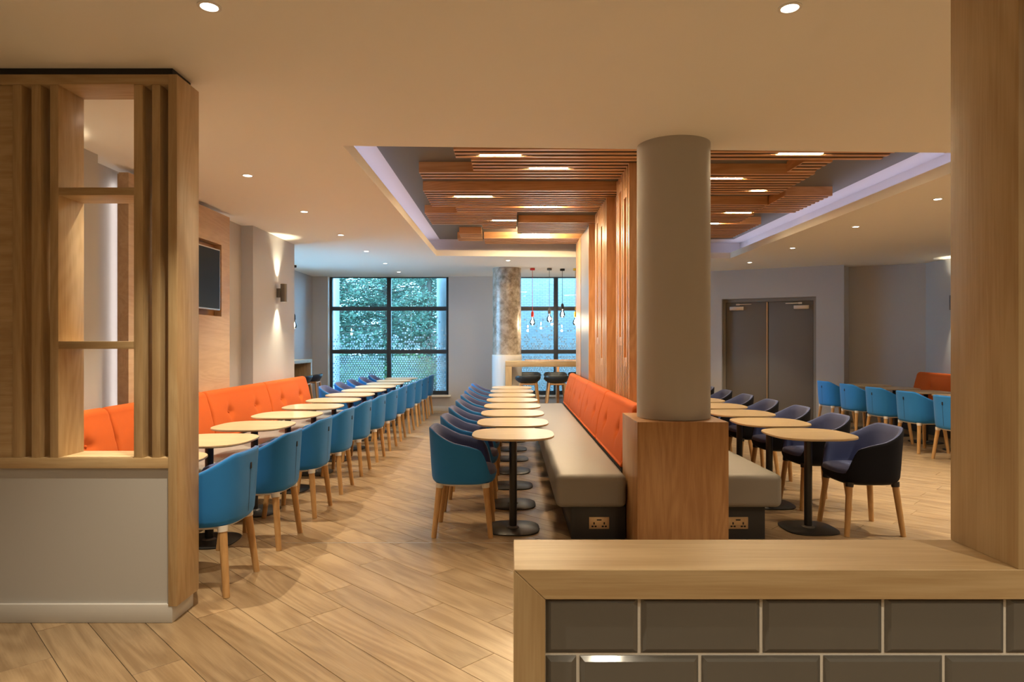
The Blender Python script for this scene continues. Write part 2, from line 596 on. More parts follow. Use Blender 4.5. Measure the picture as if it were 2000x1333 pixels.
# cove LED strips, lying on the ledge behind the lip
led = off(0.10)
for nm, i, j in (('beside the door wall', 1, 2), ('beside the television wall', 3, 0)):
    p, q = Vector(led[i]), Vector(led[j])
    d = (q - p).normalized(); nrm = Vector((-d.y, d.x)) * 0.008
    bm = bmesh.new()
    prism(bm, [tuple(p - nrm), tuple(q - nrm), tuple(q + nrm), tuple(p + nrm)], 2.9155, 2.924)
    tag(obj('led_strip', bm, 'e_cove'), 'cool white light strip hidden on the ceiling coffer ledge ' + nm, 'light strip', 'cove light strips')

# ---- left wall
bm = bmesh.new()
bx(bm, -3.35, -3.06, YMIN, 4.86, 0, H)
bx(bm, -3.40, -3.20, 4.86, 7.79, 0, H)
bx(bm, -3.40, -3.06, 7.79, 9.28, 0, H)
bx(bm, -4.34, -3.40, 9.10, 9.28, 0, H)
W3 = (9.45, 12.25, 1.16, 2.72)       # unseen window above the wall counter, added where blue daylight implies one
bx(bm, -4.34, -4.14, 9.28, W3[0], 0, H)
bx(bm, -4.34, -4.14, W3[1], 13.9, 0, H)
bx(bm, -4.34, -4.14, W3[0], W3[1], 0, W3[2])
bx(bm, -4.34, -4.14, W3[0], W3[1], W3[3], H)
wall_left = struct(obj('wall_left', bm, 'wall'))
# ---- rear wall behind the camera
struct(box('wall_rear', 'wall', XMIN, XMAX, YMIN - 0.2, YMIN, 0, H))

# ---- back wall with two window openings
YB = 13.7
W1 = (-3.82, -1.295); W2 = (-0.10, 1.85); SILL = 0.34
bm = bmesh.new()
bx(bm, -4.34, W1[0], YB, YB + 0.28, 0, H)
bx(bm, W1[1], W2[0], YB, YB + 0.28, 0, H)
bx(bm, W2[1], 2.4, YB, YB + 0.28, 0, H)
for w in (W1, W2):
    bx(bm, w[0], w[1], YB, YB + 0.28, 0, SILL)
wb = struct(obj('wall_back', bm, 'wall'))
for nm, w in (('trim_2', W1), ('trim_3', W2)):
    struct(box(nm, 'white', w[0] - 0.05, w[1] + 0.05, YB - 0.07, YB + 0.12, SILL - 0.04, SILL, bevel=0.004))
struct(box('baseboard_back', 'wall', -4.14, 2.0, YB - 0.018, YB, 0, 0.10, bevel=0.003))
struct(box('trim_4', 'white', W1[0] - 0.001, W1[0] + 0.012, YB - 0.01, YB + 0.13, SILL, H))

def window(name, w, mull, lower_full):
    g = sgroup(name, (0, YB + 0.17, 0))
    zt = H
    fb = 0.09
    for x in [w[0], *mull, w[1] - 0.06]:
        box('frame_bar', 'frame', x, x + (fb if x in mull else 0.06), -0.04, 0.04, SILL, zt, g, bevel=0.003)
    xs = [w[0] + 0.06] + [v for mlt in mull for v in (mlt, mlt + fb)] + [w[1] - 0.06]
    zb = [(SILL, SILL + 0.075), (1.20, 1.285), (2.11, 2.195), (H - 0.02, H)]
    for i in range(0, len(xs), 2):
        for (z0, z1) in zb:
            box('frame_bar', 'frame', xs[i], xs[i + 1], -0.035, 0.035, z0, z1, g)
        for r in range(3):
            box('pane', 'glass', xs[i], xs[i + 1], -0.004, 0.004, zb[r][1], zb[r + 1][0], g)
    # frosted dot film on the inner face of the panes
    bm = bmesh.new()
    rr = random.Random(11)
    P, rad = 0.0535, 0.0205
    rows = int((2.11 - 0.42) / (P * 0.866))
    for r in range(rows):
        z = 0.435 + r * P * 0.866
        if 1.17 < z < 1.31: continue
        if z < 1.2: pr = 1.0 if z < 1.06 else 0.9
        else:
            t = (z - 1.29) / 0.8
            pr = 0.95 if t < 0.06 else max(0.0, 0.70 * (1 - t) ** 1.5 if t < 0.4 else 0.22 * (1 - t))
        for i in range(0, len(xs), 2):
            nx = int((xs[i + 1] - xs[i] - 0.03) / P)
            x0 = xs[i] + 0.03 + (P / 2 if r % 2 else 0)
            for c in range(nx):
                if rr.random() > pr: continue
                cx = x0 + c * P
                if cx + rad > xs[i + 1]: continue
                vs = [bm.verts.new((cx + rad * math.cos(q * math.pi / 4), -0.0055, z + rad * math.sin(q * math.pi / 4))) for q in range(8)]
                bm.faces.new(vs)
    o = obj('dot_film', bm, 'film', g)
    o['kind'] = 'stuff'
    return g
window('window_1', W1, [-2.61], True)
window('window_2', W2, [0.915], True)
g3 = sgroup('window_3', (-4.26, 0, 0))
for y in (W3[0], 10.82, W3[1] - .06):
    box('frame_bar', 'frame', -.04, .04, y, y + .06, W3[2], W3[3], g3, bevel=.003)
for y0, y1 in ((W3[0] + .06, 10.82), (10.88, W3[1] - .06)):
    for z in (W3[2], W3[3] - .06):
        box('frame_bar', 'frame', -.035, .035, y0, y1, z, z + .06, g3)
    box('pane', 'glass', -.004, .004, y0, y1, W3[2] + .06, W3[3] - .06, g3)

# ---- right walls (angled door wall, return, alcove)
def seg(bm, p0, p1, z0, z1, th):
    p0, p1 = Vector(p0), Vector(p1)
    d = (p1 - p0).normalized()
    n = Vector((-d.y, d.x)) * th
    prism(bm, [tuple(p0), tuple(p1), tuple(p1 + n), tuple(p0 + n)], z0, z1)
A0, A1 = Vector((2.03, 13.70)), Vector((5.94, 11.67))
AD = (A1 - A0).normalized(); AN = Vector((-AD.y, AD.x))   # AN points away from the room
def onwall(px):                       # distance along A0-A1 of the wall point seen at that column
    r = (px - 997) / F
    return (r * A0.y - A0.x) / (AD.x - r * AD.y)
s0, s1 = onwall(1410), onwall(1594)
DH = 2.27
bm = bmesh.new()
seg(bm, A0, A0 + AD * s0, 0, H, 0.26)
seg(bm, A0 + AD * s1, A1, 0, H, 0.26)
seg(bm, A0 + AD * s0, A0 + AD * s1, DH, H, 0.26)
seg(bm, A1 + AN * 0.26 - AD * 0.10, A1 + AN * 0.42, 0, H, 0.01)
seg(bm, (5.90, 11.72), (6.21, 12.02), 0, H, 0.05)
seg(bm, (6.18, 12.02), (7.27, 11.43), 0, H, 0.2)
bx(bm, 7.25, 7.60, YMIN, 11.46, 0, H)
struct(obj('wall_right', bm, 'wall'))
bm = bmesh.new()
seg(bm, A0 + AD * 0.2 - AN * 0.015, A0 + AD * s0 - AN * 0.015, 0, 0.10, 0.0145)
seg(bm, A0 + AD * s1 - AN * 0.015, A1 - AN * 0.015, 0, 0.10, 0.0145)
struct(obj('baseboard_right', bm, 'wall'))

# ---- double door
dw = s1 - s0
door = sgroup('door_1')
door.location = (*(A0 + AD * s0), 0)
door.rotation_euler = (0, 0, math.atan2(AD.y, AD.x))
rv = 0.16
bm = bmesh.new()
bx(bm, 0.0, 0.05, rv - 0.03, rv + 0.06, 0, DH)
bx(bm, dw - 0.05, dw, rv - 0.03, rv + 0.06, 0, DH)
bx(bm, 0.05, dw - 0.05, rv - 0.03, rv + 0.06, DH - 0.06, DH)
obj('door_frame', bm, 'doorframe', door)
half = dw / 2
box('door_stop', 'doorframe', half - .03, half + .03, rv + .046, rv + .058, 0.0, DH - .06, door)
box('threshold', 'doorframe', 0.0, dw, rv, rv + .05, -.004, .009, door)
box('door_light_block', 'darkgap', -.05, dw + .05, rv + .062, rv + .09, 0, DH + .05, door)  # unseen sheet added behind the leaves to block sky light
for s in (0, 1):
    x0 = 0.053 if s == 0 else half + 0.004
    x1 = half - 0.004 if s == 0 else dw - 0.053
    leaf = box('door_leaf', 'door', x0, x1, rv, rv + 0.045, 0.01, DH - 0.063, door, bevel=0.003)
    cx = x0 + 0.20 if s == 0 else x1 - 0.20
    cl = box('door_closer', 'metal', cx - 0.13, cx + 0.13, rv - 0.05, rv, DH - 0.215, DH - 0.145, leaf, bevel=0.004)
    bm = bmesh.new()
    sg = 1 if s == 0 else -1
    bx(bm, cx + sg * 0.02 - 0.03, cx + sg * 0.02 + 0.03, rv - 0.045, rv - 0.005, DH - 0.12, DH - 0.09)
    bx(bm, min(cx + sg * 0.05, cx + sg * 0.27), max(cx + sg * 0.05, cx + sg * 0.27), rv - 0.05, rv - 0.035, DH - 0.113, DH - 0.098)
    obj('closer_arm', bm, 'metal', leaf)
    if s == 0:
        box('meeting_strip', 'gold', half - 0.035, half - 0.018, rv - 0.012, rv, 0.01, DH - 0.07, leaf)

# ================================================================== SLATTED DIVIDER AND CEILING CANOPY
ZB, ZT, TH = 3.0, 3.097, 0.045
can = thing('slat_canopy', 'slatted oak canopy folding from the ceiling coffer down into a divider wall', 'slat screen', (1.14, 8.0, 0))
ox, oy = 1.14, 8.0
def slat(x0, x1, y, z0=ZB, z1=ZT, mat='slat_x', th=TH):
    return box('slat', mat, x0 - ox, x1 - ox, y - oy, y + th - oy, z0, z1, can)
XL, XM, XR = 1.04, 1.14, 1.245
def rng(a, n, p): return [a + p * i for i in range(n)]
M['gap_shade'] = plain('gap_shade_brown', (0.045, 0.024, 0.012), 0.95, bump=.2, bscale=900)  # dark strips filling the slat gaps, their shade put into the colour
def gap_shade(ys, a, b):
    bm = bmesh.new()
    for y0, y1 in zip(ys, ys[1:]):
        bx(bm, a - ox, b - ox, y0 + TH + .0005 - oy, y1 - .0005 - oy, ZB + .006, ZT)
    obj('gap_shade_strip', bm, 'gap_shade', can)
left = [(rng(5.336, 3, .102), -.465, XM), (rng(5.642, 4, .102), -.34, XM), (rng(6.05, 3, .1), -.845, XM),
        (rng(6.775, 8, .106), -.905, XM), (rng(7.63, 3, .1), -.64, XM), (rng(7.94, 8, .104), -1.04, .08),
        (rng(8.57, 9, .103), .10, XM), (rng(8.79, 3, .1), -.38, .08), (rng(9.45, 4, .1), -.74, -.42),
        (rng(9.86, 6, .1), -.40, XM), (rng(9.87, 3, .1), -.80, -.42)]
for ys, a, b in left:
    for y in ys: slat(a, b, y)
    gap_shade(ys, a + .004, b)
right = [(rng(5.393, 3, .102), XM + .005, 3.18), (rng(5.70, 4, .1), 2.56, 2.80), (rng(6.11, 9, .1), XM + .005, 2.84),
         (rng(7.0, 10, .1), 2.95, 3.44), (rng(7.46, 6, .1), XM + .005, 2.93), (rng(8.07, 6, .1), XM + .005, 3.0),
         (rng(8.68, 12, .1), XM + .005, 3.32)]
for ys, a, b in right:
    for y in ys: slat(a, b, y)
    gap_shade(ys, a, b - .004)
for x, y0, y1 in ((2.548, 5.70, 6.045), (2.938, 7.0, 7.945)):
    box('end_cap', 'slat_y', x - ox, x + .0115 - ox, y0 - oy, y1 - oy, ZB, ZT, can)
# wall boards: groups of vertical slats, some interrupted by a slot between two blocks
bmb = bmesh.new()
bx(bmb, XM - 0.006 - ox, XM + 0.01 - ox, 5.75 - oy, 10.4 - oy, 0.0, ZB)
obj('backing', bmb, 'slat_z', can)
box('low_backing', 'slat_z', XL + .01 - ox, XR - .01 - ox, 4.94 - oy, 5.74 - oy, 0, 0.90, can)
def wallgroup(y0, n, pitch, slots):
    th = pitch * 0.55
    for side in (0, 1):
        xa, xb = (XL, XM - .006) if side == 0 else (XM + .01, XR)
        for k in range(n):
            y = y0 + k * pitch
            sl = slots.get(k) if side == 0 else None
            if sl:
                slat(xa, xb, y, 0.02, sl[0], 'slat_z', th)
                slat(xa, xb, y, sl[1], ZB, 'slat_z', th)
                for z in sl:
                    box('block', 'slat_z', xa + .002 - ox, xb - ox, y - pitch + th - oy, y + pitch - oy, z - 0.04, z + 0.04, can)
            else:
                slat(xa, xb, y, 0.02, ZB, 'slat_z', th)
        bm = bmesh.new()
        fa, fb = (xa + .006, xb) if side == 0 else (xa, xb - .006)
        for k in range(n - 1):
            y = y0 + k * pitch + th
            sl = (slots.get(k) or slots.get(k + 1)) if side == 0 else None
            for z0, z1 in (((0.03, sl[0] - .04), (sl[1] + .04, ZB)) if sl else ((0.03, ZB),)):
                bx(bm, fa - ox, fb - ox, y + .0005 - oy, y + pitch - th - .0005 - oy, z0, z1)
        obj('gap_shade_strip', bm, 'gap_shade', can)
wallgroup(5.74, 8, 0.09, {2: (1.25, 2.78), 5: (1.44, 2.90)})
wallgroup(7.10, 11, 0.09, {4: (1.21, 2.80), 8: (1.45, 2.90)})
slat(XL, XM - .006, 8.70, 0.02, ZB, 'slat_z', .04)
slat(XM + .01, XR, 8.70, 0.02, ZB, 'slat_z', .04)
pan = box('grey_panel', 'panelgrey', XL + .005 - ox, XL + .02 - ox, 8.75 - oy, 9.72 - oy, 0.02, ZB, can)
pan['label'] = 'glossy grey flat panel'
box('end_board', 'slat_z', XL - ox, XR - ox, 9.73 - oy, 10.40 - oy, 0.02, ZB, can)
# linear lamps recessed between the ceiling slats
lamps = [(-.086, 5.5115, .34), (.345, 5.9195, .34), (-.40, 7.0625, .40), (.375, 7.596, .33), (-.08, 8.4305, .30), (.37, 9.61, .40),
         (2.42, 5.4665, .36), (1.99, 6.2825, .46), (2.57, 6.7825, .14), (2.76, 7.9325, .30), (2.64, 8.6475, .20)]
for i, (x, y, L) in enumerate(lamps):
    side = 'blue' if i < 6 else 'navy'
    k = i if i < 6 else i - 6
    t = thing('linear_lamp', 'glowing linear lamp in the slatted canopy, %s-chair side, %s from the round column' % (side, ORD[k]), 'lamp', (x, y, 3.0), 0, 'linear lamps in the slatted canopy')
    w = 0.019 if abs(y - 9.61) > .01 else 0.05
    box('housing', 'metal', -L / 2 - .01, L / 2 + .01, -w - .002, w + .002, 0.045, 0.092, t)
    box('diffuser', 'e_bar', -L / 2, L / 2, -w, w, 0.0015, 0.044, t)
    ld = bpy.data.lights.new('linear_light', 'AREA'); ld.shape = 'RECTANGLE'; ld.size = L; ld.size_y = .035
    ld.energy = 6.5 * L / .34; ld.color = (1.0, .78, .48); ld.spread = R(130)
    lo = bpy.data.objects.new('linear_light', ld); col.objects.link(lo); lo.parent = t; lo.location = (0, 0, -.004)

# ================================================================== COLUMNS
c = thing('column', 'round taupe painted column standing in a square oak plinth', 'column', (1.148, 4.64, 0))
bm = bmesh.new()
lathe(bm, [(0.254, 0.9), (0.254, 3.10)], 0.007, 0.01, 72, True, False)
obj('shaft', bm, 'column', c, smooth=True)
box('plinth_box', 'box_oak', -.3055, .3005, -.29, .29, 0, .897, c, bevel=0.002)
cc = thing('concrete_column', 'raw polished concrete column with a white mosaic wrapped foot', 'column', (-0.066, 12.25, 0))
bm = bmesh.new()
lathe(bm, [(0.265, 1.2), (0.265, H)], 0, 0, 56)
obj('shaft', bm, 'concrete', cc, smooth=True)
bm = bmesh.new()
lathe(bm, [(0.276, 0.0), (0.276, 1.21)], 0, 0, 56)
obj('mosaic_core', bm, 'grout', cc, smooth=True)
M['mosaic'] = plain('white_mosaic', (0.78, 0.78, 0.80), 0.25)
bm = bmesh.new()
nmo, mz = 48, 0.037
for r in range(32):
    z0 = 0.006 + r * mz
    for i in range(nmo):
        t0, t1 = 2 * math.pi * (i + .09) / nmo, 2 * math.pi * (i + .91) / nmo
        r1 = 0.2795
        q = [bm.verts.new((r1 * math.cos(t), r1 * math.sin(t), z)) for t, z in ((t0, z0), (t1, z0), (t1, z0 + mz - .006), (t0, z0 + mz - .006))]
        bm.faces.new(q)
o = obj('mosaic_tiles', bm, 'mosaic', cc); o['kind'] = 'stuff'

# ================================================================== SLATTED PARTITION (near)
pt = thing('slatted_partition', 'oak partition with upright fins and open shelves above a low grey wall', 'partition', (-2.4, 3.44, 0))
px0, py0 = -2.4, 3.44
YF, YK = 3.335, 3.535
def part(name, mat, x0, x1, y0, y1, z0, z1, parent=pt, bevel=0.002):
    return box(name, mat, x0 - px0, x1 - px0, y0 - py0, y1 - py0, z0, z1, parent, bevel=bevel)
def X(px, d=YF): return (px - 997) * d / F
XP = X(331)
part('low_wall', 'wall_low', -3.06, XP, YF + .005, YK - .005, 0, .79, bevel=0)
sk = part('skirting', 'skirt', -3.06, -1.715, YF - .012, YK + .012, 0, .095, bevel=0.004)
part('sill', 'oak_x', -3.06, XP, YF - .012, YK + .01, .785, .838)
part('top_rail', 'oak_x', -3.06, XP, YF - .012, YK, 2.735, 2.785)
part('post', 'oak_z', XP, -1.690, YF - .014, YK + .02, .085, 2.785)
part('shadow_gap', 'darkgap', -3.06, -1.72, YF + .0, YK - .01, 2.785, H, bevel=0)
part('end_panel', 'oak_x', -3.06, X(26), YF + .0, YK - .01, .838, 2.735)
for a, b in ((26, 44), (63, 81), (99, 115.5), (262.5, 280), (298, 314)):
    part('fin', 'oak_z', X(a), X(b), YF - .006, YK - .005, .838, 2.735)
for yt, yb in ((366.5, 382), (667, 682)):
    zt, zb_ = EYE - (yt - 671) * YF / F, EYE - (yb - 671) * YF / F
    part('shelf', 'oak_x', X(115.5), X(262.5), YF - .004, YK - .005, zb_, zt)

# ================================================================== TILED COUNTER WITH POST (near)
ct = thing('tiled_counter', 'counter of glossy grey tiles with an oak top and a tall oak post', 'counter', (0.75, 1.29, 0))
cx0, cy0 = 0.75, 1.29
DF, DB, ZC = 1.2, 1.385, 1.005
def cp_(name, mat, x0, x1, y0, y1, z0, z1, parent=ct, bevel=0.0015):
    return box(name, mat, x0 - cx0, x1 - cx0, y0 - cy0, y1 - cy0, z0, z1, parent, bevel=bevel)
xl = (1003.5 - 997) * DF / F
xfi = (1065 - 997) * DF / F
zbm = EYE - (1172 - 671) * DF / F
XE = 1.55
cp_('core', 'grout', xfi - .01, XE, DF + .016, DB - .02, 0, zbm + .005, bevel=0)
# mitred frame: top beam and upright share a 45 degree joint
def extr(name, mat, pts, y0, y1, parent=ct):
    bm = bmesh.new()
    a = [bm.verts.new((p[0] - cx0, y0 - cy0, p[1])) for p in pts]
    b = [bm.verts.new((p[0] - cx0, y1 - cy0, p[1])) for p in pts]
    bm.faces.new(a); bm.faces.new(b[::-1])
    n = len(pts)
    for i in range(n):
        j = (i + 1) % n
        bm.faces.new((a[j], a[i], b[i], b[j]))
    return obj(name, bm, mat, parent, bevel=0.0012, seg=1)
extr('top_beam', 'oak_x', [(xl, ZC), (xfi, zbm), (XE, zbm), (XE, ZC)], DF, DB)
extr('upright', 'oak_z', [(xl, ZC - .0008), (xl, 0), (xfi, 0), (xfi, zbm - .0008)], DF, DB)
xpf = (1990 - 997) * DF / F
cp_('post', 'oak_z', xpf, xpf + .30, DF + .001, DB + .002, ZC, H)
TWp, THp = 239.0 * (DF + .01) / F, 0.1085
tw, th = TWp - .0065, THp - .0055
def tile(x0, x1, z0, z1):
    bm = bmesh.new()
    b_ = 0.009
    y_b, y_e, y_f = DF + .020 - cy0, DF + .0145 - cy0, DF + .009 - cy0
    r0 = [(x0, y_b, z0), (x1, y_b, z0), (x1, y_b, z1), (x0, y_b, z1)]
    r1 = [(x0, y_e, z0), (x1, y_e, z0), (x1, y_e, z1), (x0, y_e, z1)]
    r2 = [(x0 + b_, y_f, z0 + b_), (x1 - b_, y_f, z0 + b_), (x1 - b_, y_f, z1 - b_), (x0 + b_, y_f, z1 - b_)]
    rings(bm, [[(p[0] - cx0, p[1], p[2]) for p in r] for r in (r0, r1, r2)], cap0=False)
    return obj('tile', bm, 'tile', ct)
ztop = zbm - .001
for r in range(9):
    z1 = ztop - r * THp
    z0 = max(z1 - th, 0.002)
    if z1 < .02: break
    xs0 = (1253 - 997) * (DF + .01) / F - (TWp if r % 2 == 0 else TWp * 1.503)
    k = 0
    while True:
        a = xs0 + k * TWp
        b = a + tw
        k += 1
        if a > XE - .02: break
        a, b = max(a, xfi + .002), min(b, XE)
        if b - a > .02: tile(a, b, z0, z1)

# ================================================================== CHAIRS
def plan(phi, s):
    c_, s_ = math.cos(phi), math.sin(phi)
    n = 2.9
    return (-0.262 * s * math.copysign(abs(c_) ** (2 / n), c_), 0.272 * s * math.copysign(abs(s_) ** (2 / n), s_))
def sst(t):
    t = max(0, min(1, t)); return t * t * (3 - 2 * t)
def rim(phi):
    a = abs(math.degrees((phi + math.pi) % (2 * math.pi) - math.pi))
    t = max(0, min(1, (a - 28) / 88))
    h = 0.787 - 0.150 * (0.55 * t + 0.45 * sst(t))
    h -= 0.19 * sst((a - 112) / 33)
    return max(h, .447)
def sc_(z): return 0.925 + 0.075 * (z - .43) / .35
def make_chair(outer, inner, plast, label):
    t = thing('tub_chair', label, 'chair')
    N = 56
    ph = [2 * math.pi * i / N for i in range(N)]
    bm = bmesh.new()
    rs = []
    for s, z in ((.60, .384), (.76, .386), (.85, .393), (.895, .408), (.918, .428)):
        rs.append([(*plan(p, s), z) for p in ph])
    for f in (.2, .4, .6, .8, .95, 1.0):
        rs.append([(*plan(p, sc_(.43 + (rim(p) - .43) * f)), .43 + (rim(p) - .43) * f) for p in ph])
    def inset(p, d, z):
        x, y = plan(p, sc_(z)); r = math.hypot(x, y)
        return x * (1 - d / r), y * (1 - d / r)
    rs.append([(*inset(p, .008, rim(p)), rim(p) + .007) for p in ph])
    rings(bm, rs, True, False)
    sh = obj('shell', bm, outer, t, smooth='all')
    bm = bmesh.new()
    rs = [[(*inset(p, .0075, rim(p)), rim(p) + .0068) for p in ph], [(*inset(p, .021, rim(p)), rim(p) + .008) for p in ph],
          [(*inset(p, .034, rim(p)), rim(p) - .004) for p in ph]]
    for f in (.85, .6, .35, .1):
        rs.append([(*inset(p, .040, .43 + (rim(p) - .43) * f), .43 + (rim(p) - .43) * f - .005) for p in ph])
    rings(bm, rs, False, True)
    obj('lining', bm, inner, t, smooth='all')
    bm = bmesh.new()
    lv = [(.84, .436), (.865, .445), (.865, .465), (.845, .479), (.79, .486)]
    rings(bm, [[(plan(p, s)[0] + .012, plan(p, s)[1], z) for p in ph] for s, z in lv])
    obj('seat_cushion', bm, inner, t, smooth='all')
    bm = bmesh.new()
    supstack(bm, 3.2, [(.19, .20, .374), (.205, .213, .380), (.205, .213, .388)], 40)
    obj('frame', bm, plast, t, smooth=40)
    for sx in (-1, 1):
        for sy in (-1, 1):
            p1, p0 = Vector((sx * .168, sy * .172, .392)), Vector((sx * .208, sy * .212, 0))
            bm = bmesh.new()
            tube(bm, p0, p1, .0185, .024, 16)
            lg = obj('leg', bm, 'leg_oak', t, smooth=40)
            bm = bmesh.new()
            tube(bm, p1.lerp(p0, .085), p1, .0275, .031, 16)
            obj('socket', bm, plast, lg, smooth=40)
    # centre back seam and tag
    bm = bmesh.new()
    pts = [(-.262 * sc_(z) - .0012, z) for z in (.43, .5, .58, .66, .685)]
    for (x0, z0), (x1, z1) in zip(pts, pts[1:]):
        q = [bm.verts.new(v) for v in ((x0, -.0022, z0), (x0, .0022, z0), (x1, .0022, z1), (x1, -.0022, z1))]
        bm.faces.new(q)
    obj('seam', bm, 'seam', sh)
    box('tag', 'tag', -.262 * sc_(.70) - .004, -.262 * sc_(.70) + .004, -.008, .008, .682, .718, sh)
    return t

def chair_row(proto, spots, rz, labels, group, first=True):
    for i, ((x, y), lb) in enumerate(zip(spots, labels)):
        j = random.uniform(-.03, .03)
        if first and i == 0:
            proto.location = (x, y, 0); proto.rotation_euler = (0, 0, rz + j); proto['label'] = lb; proto['group'] = group
        else:
            dup(proto, (x + random.uniform(-.006, .006), y, 0), rz + j, lb, group)

blue_chair = make_chair('blue', 'navy', 'plastic_w', 'blue tub chair')
navy_chair = make_chair('navydark', 'navy', 'plastic_b', 'navy tub chair')

LX = -2.16
LY = [3.87 + .83 * i for i in range(12)]
MY = [5.02 + .752 * i for i in range(8)]
FY = [7.87 + .76 * i for i in range(5)]
chair_row(blue_chair, [(-1.79, y) for y in LY], math.pi,
          ['blue tub chair facing the television wall, %s in its row from the oak partition' % ORD[i] for i in range(12)],
          'blue chairs facing the television wall')
chair_row(blue_chair, [(-.345, y - .03) for y in MY], 0,
          ['blue tub chair facing the slatted divider, %s in its row from the round column' % ORD[i] for i in range(8)],
          'blue chairs facing the slatted divider', False)
chair_row(blue_chair, [(LX - .385, y) for y in LY[7:]], 0,
          ['blue tub chair past the end of the television-wall banquette, %s from its orange end' % ORD[i] for i in range(5)],
          'blue chairs beyond the banquette end', False)
chair_row(blue_chair, [(5.42, y) for y in FY[::-1]], R(6),
          ['blue tub chair facing the alcove banquette, %s in its row from the double door' % ORD[i] for i in range(5)],
          'blue chairs by the alcove banquette', False)
chair_row(navy_chair, [(2.675, y) for y in MY], math.pi,
          ['all navy tub chair with black leg sockets, %s in its row from the round column' % ORD[i] for i in range(8)],
          'navy chairs behind the slatted divider')

# ================================================================== TABLES
def make_table():
    t = thing('cafe_table', 'cafe table', 'table')
    bm = bmesh.new()
    supstack(bm, 2.9, [(.285, .29, .710), (.308, .313, .7155), (.312, .317, .719), (.312, .317, .727), (.3105, .3155, .730)], 64)
    obj('tabletop', bm, 'tabletop', t, smooth=50)
    bm = bmesh.new()
    tube(bm, (0, 0, .012), (0, 0, .70), .029, .029, 24)
    obj('pole', bm, 'black', t, smooth=40)
    bm = bmesh.new()
    supstack(bm, 2.9, [(.198, .198, 0), (.201, .201, .004), (.200, .200, .009), (.194, .194, .012)], 56)
    bs = obj('base_plate', bm, 'black', t, smooth=50)
    bm = bmesh.new()
    lathe(bm, [(.047, .012), (.047, .016), (.036, .024), (.030, .026)], n=28)
    obj('collar', bm, 'steel', bs, smooth=40)
    bm = bmesh.new()
    supstack(bm, 4, [(.11, .11, .698), (.11, .11, .706)], 24)
    obj('mount_plate', bm, 'black', t)
    return t
table = make_table()
first = [True]
def tables(spots, labels, group):
    for (x, y), lb in zip(spots, labels):
        if first[0]:
            table.location = (x, y, 0); table['label'] = lb; table['group'] = group; first[0] = False
        else:
            dup(table, (x, y, 0), random.uniform(-.02, .02), lb, group)
tables([(LX, y) for y in LY], ['oak topped pedestal table along the television wall, %s from the oak partition' % ORD[i] for i in range(12)], 'tables along the television wall')
tables([(.02, y) for y in MY], ['oak topped pedestal table beside the blue-chair side of the divider, %s from the column' % ORD[i] for i in range(8)], 'tables on the blue-chair side of the divider')
tables([(2.28, y) for y in MY], ['oak topped pedestal table served by navy chairs, %s from the round column' % ORD[i] for i in range(8)], 'tables served by navy chairs')
tables([(5.95, y) for y in FY[::-1]], ['oak topped pedestal table at the alcove banquette, %s from the double door' % ORD[i] for i in range(5)], 'tables at the alcove banquette')

# ================================================================== BANQUETTES
def cushion(L, zt):
    """upholstered back pad: local y 0..L, front to +x, leaning back; two tufted buttons"""
    prof = []
    base = .478
    # closed profile (x, z) anticlockwise from bottom front
    fb, ft = .205, .115
    pts = [(fb, base), (fb + .006, base + .02)]
    for i in range(1, 24):
        f = i / 24
        pts.append((fb + (ft - fb) * f + .022 * math.sin(math.pi * f) ** .8, base + (zt - .04 - base) * f))
    for i in range(0, 7):
        a = math.pi * i / 6
        cxr = ft - .045
        pts.append((cxr + .05 * math.cos(a), zt - .045 + .045 * math.sin(a)))
    pts += [(.012, zt - .12), (.012, base + .1), (.012, base), (.10, base - .004)]
    n = 96
    btn = [(L * .27, base + (zt - base) * .50), (L * .73, base + (zt - base) * .50)]
    mx = sum(p[0] for p in pts) / len(pts); mz = sum(p[1] for p in pts) / len(pts)
    rs = []
    for k in range(n + 1):
        y = L * (0.5 - 0.5 * math.cos(math.pi * k / n)) if False else L * k / n
        e = min(y, L - y)
        sh = 0.0 if e > .035 else (1 - math.sqrt(max(0, 1 - ((.035 - e) / .035) ** 2)))
        ring = []
        for (x, z) in pts:
            dx = 0.0
            if x > ft - .02:
                for by, bz in btn:
                    r = math.hypot(y - by, z - bz)
                    ang = math.atan2(z - bz, y - by)
                    dx -= .032 * math.exp(-(r / .05) ** 2) + .008 * math.exp(-(r / .12) ** 2) * (0.5 + .5 * math.cos(4 * ang))
            d = .035 * sh
            vx, vz = mx - x, mz - z
            l = math.hypot(vx, vz)
            ring.append((x + dx + vx / l * d, y, z + vz / l * d))
        rs.append(ring)
    bm = bmesh.new()
    rings(bm, rs)
    return bm, btn, fb, ft, base, zt

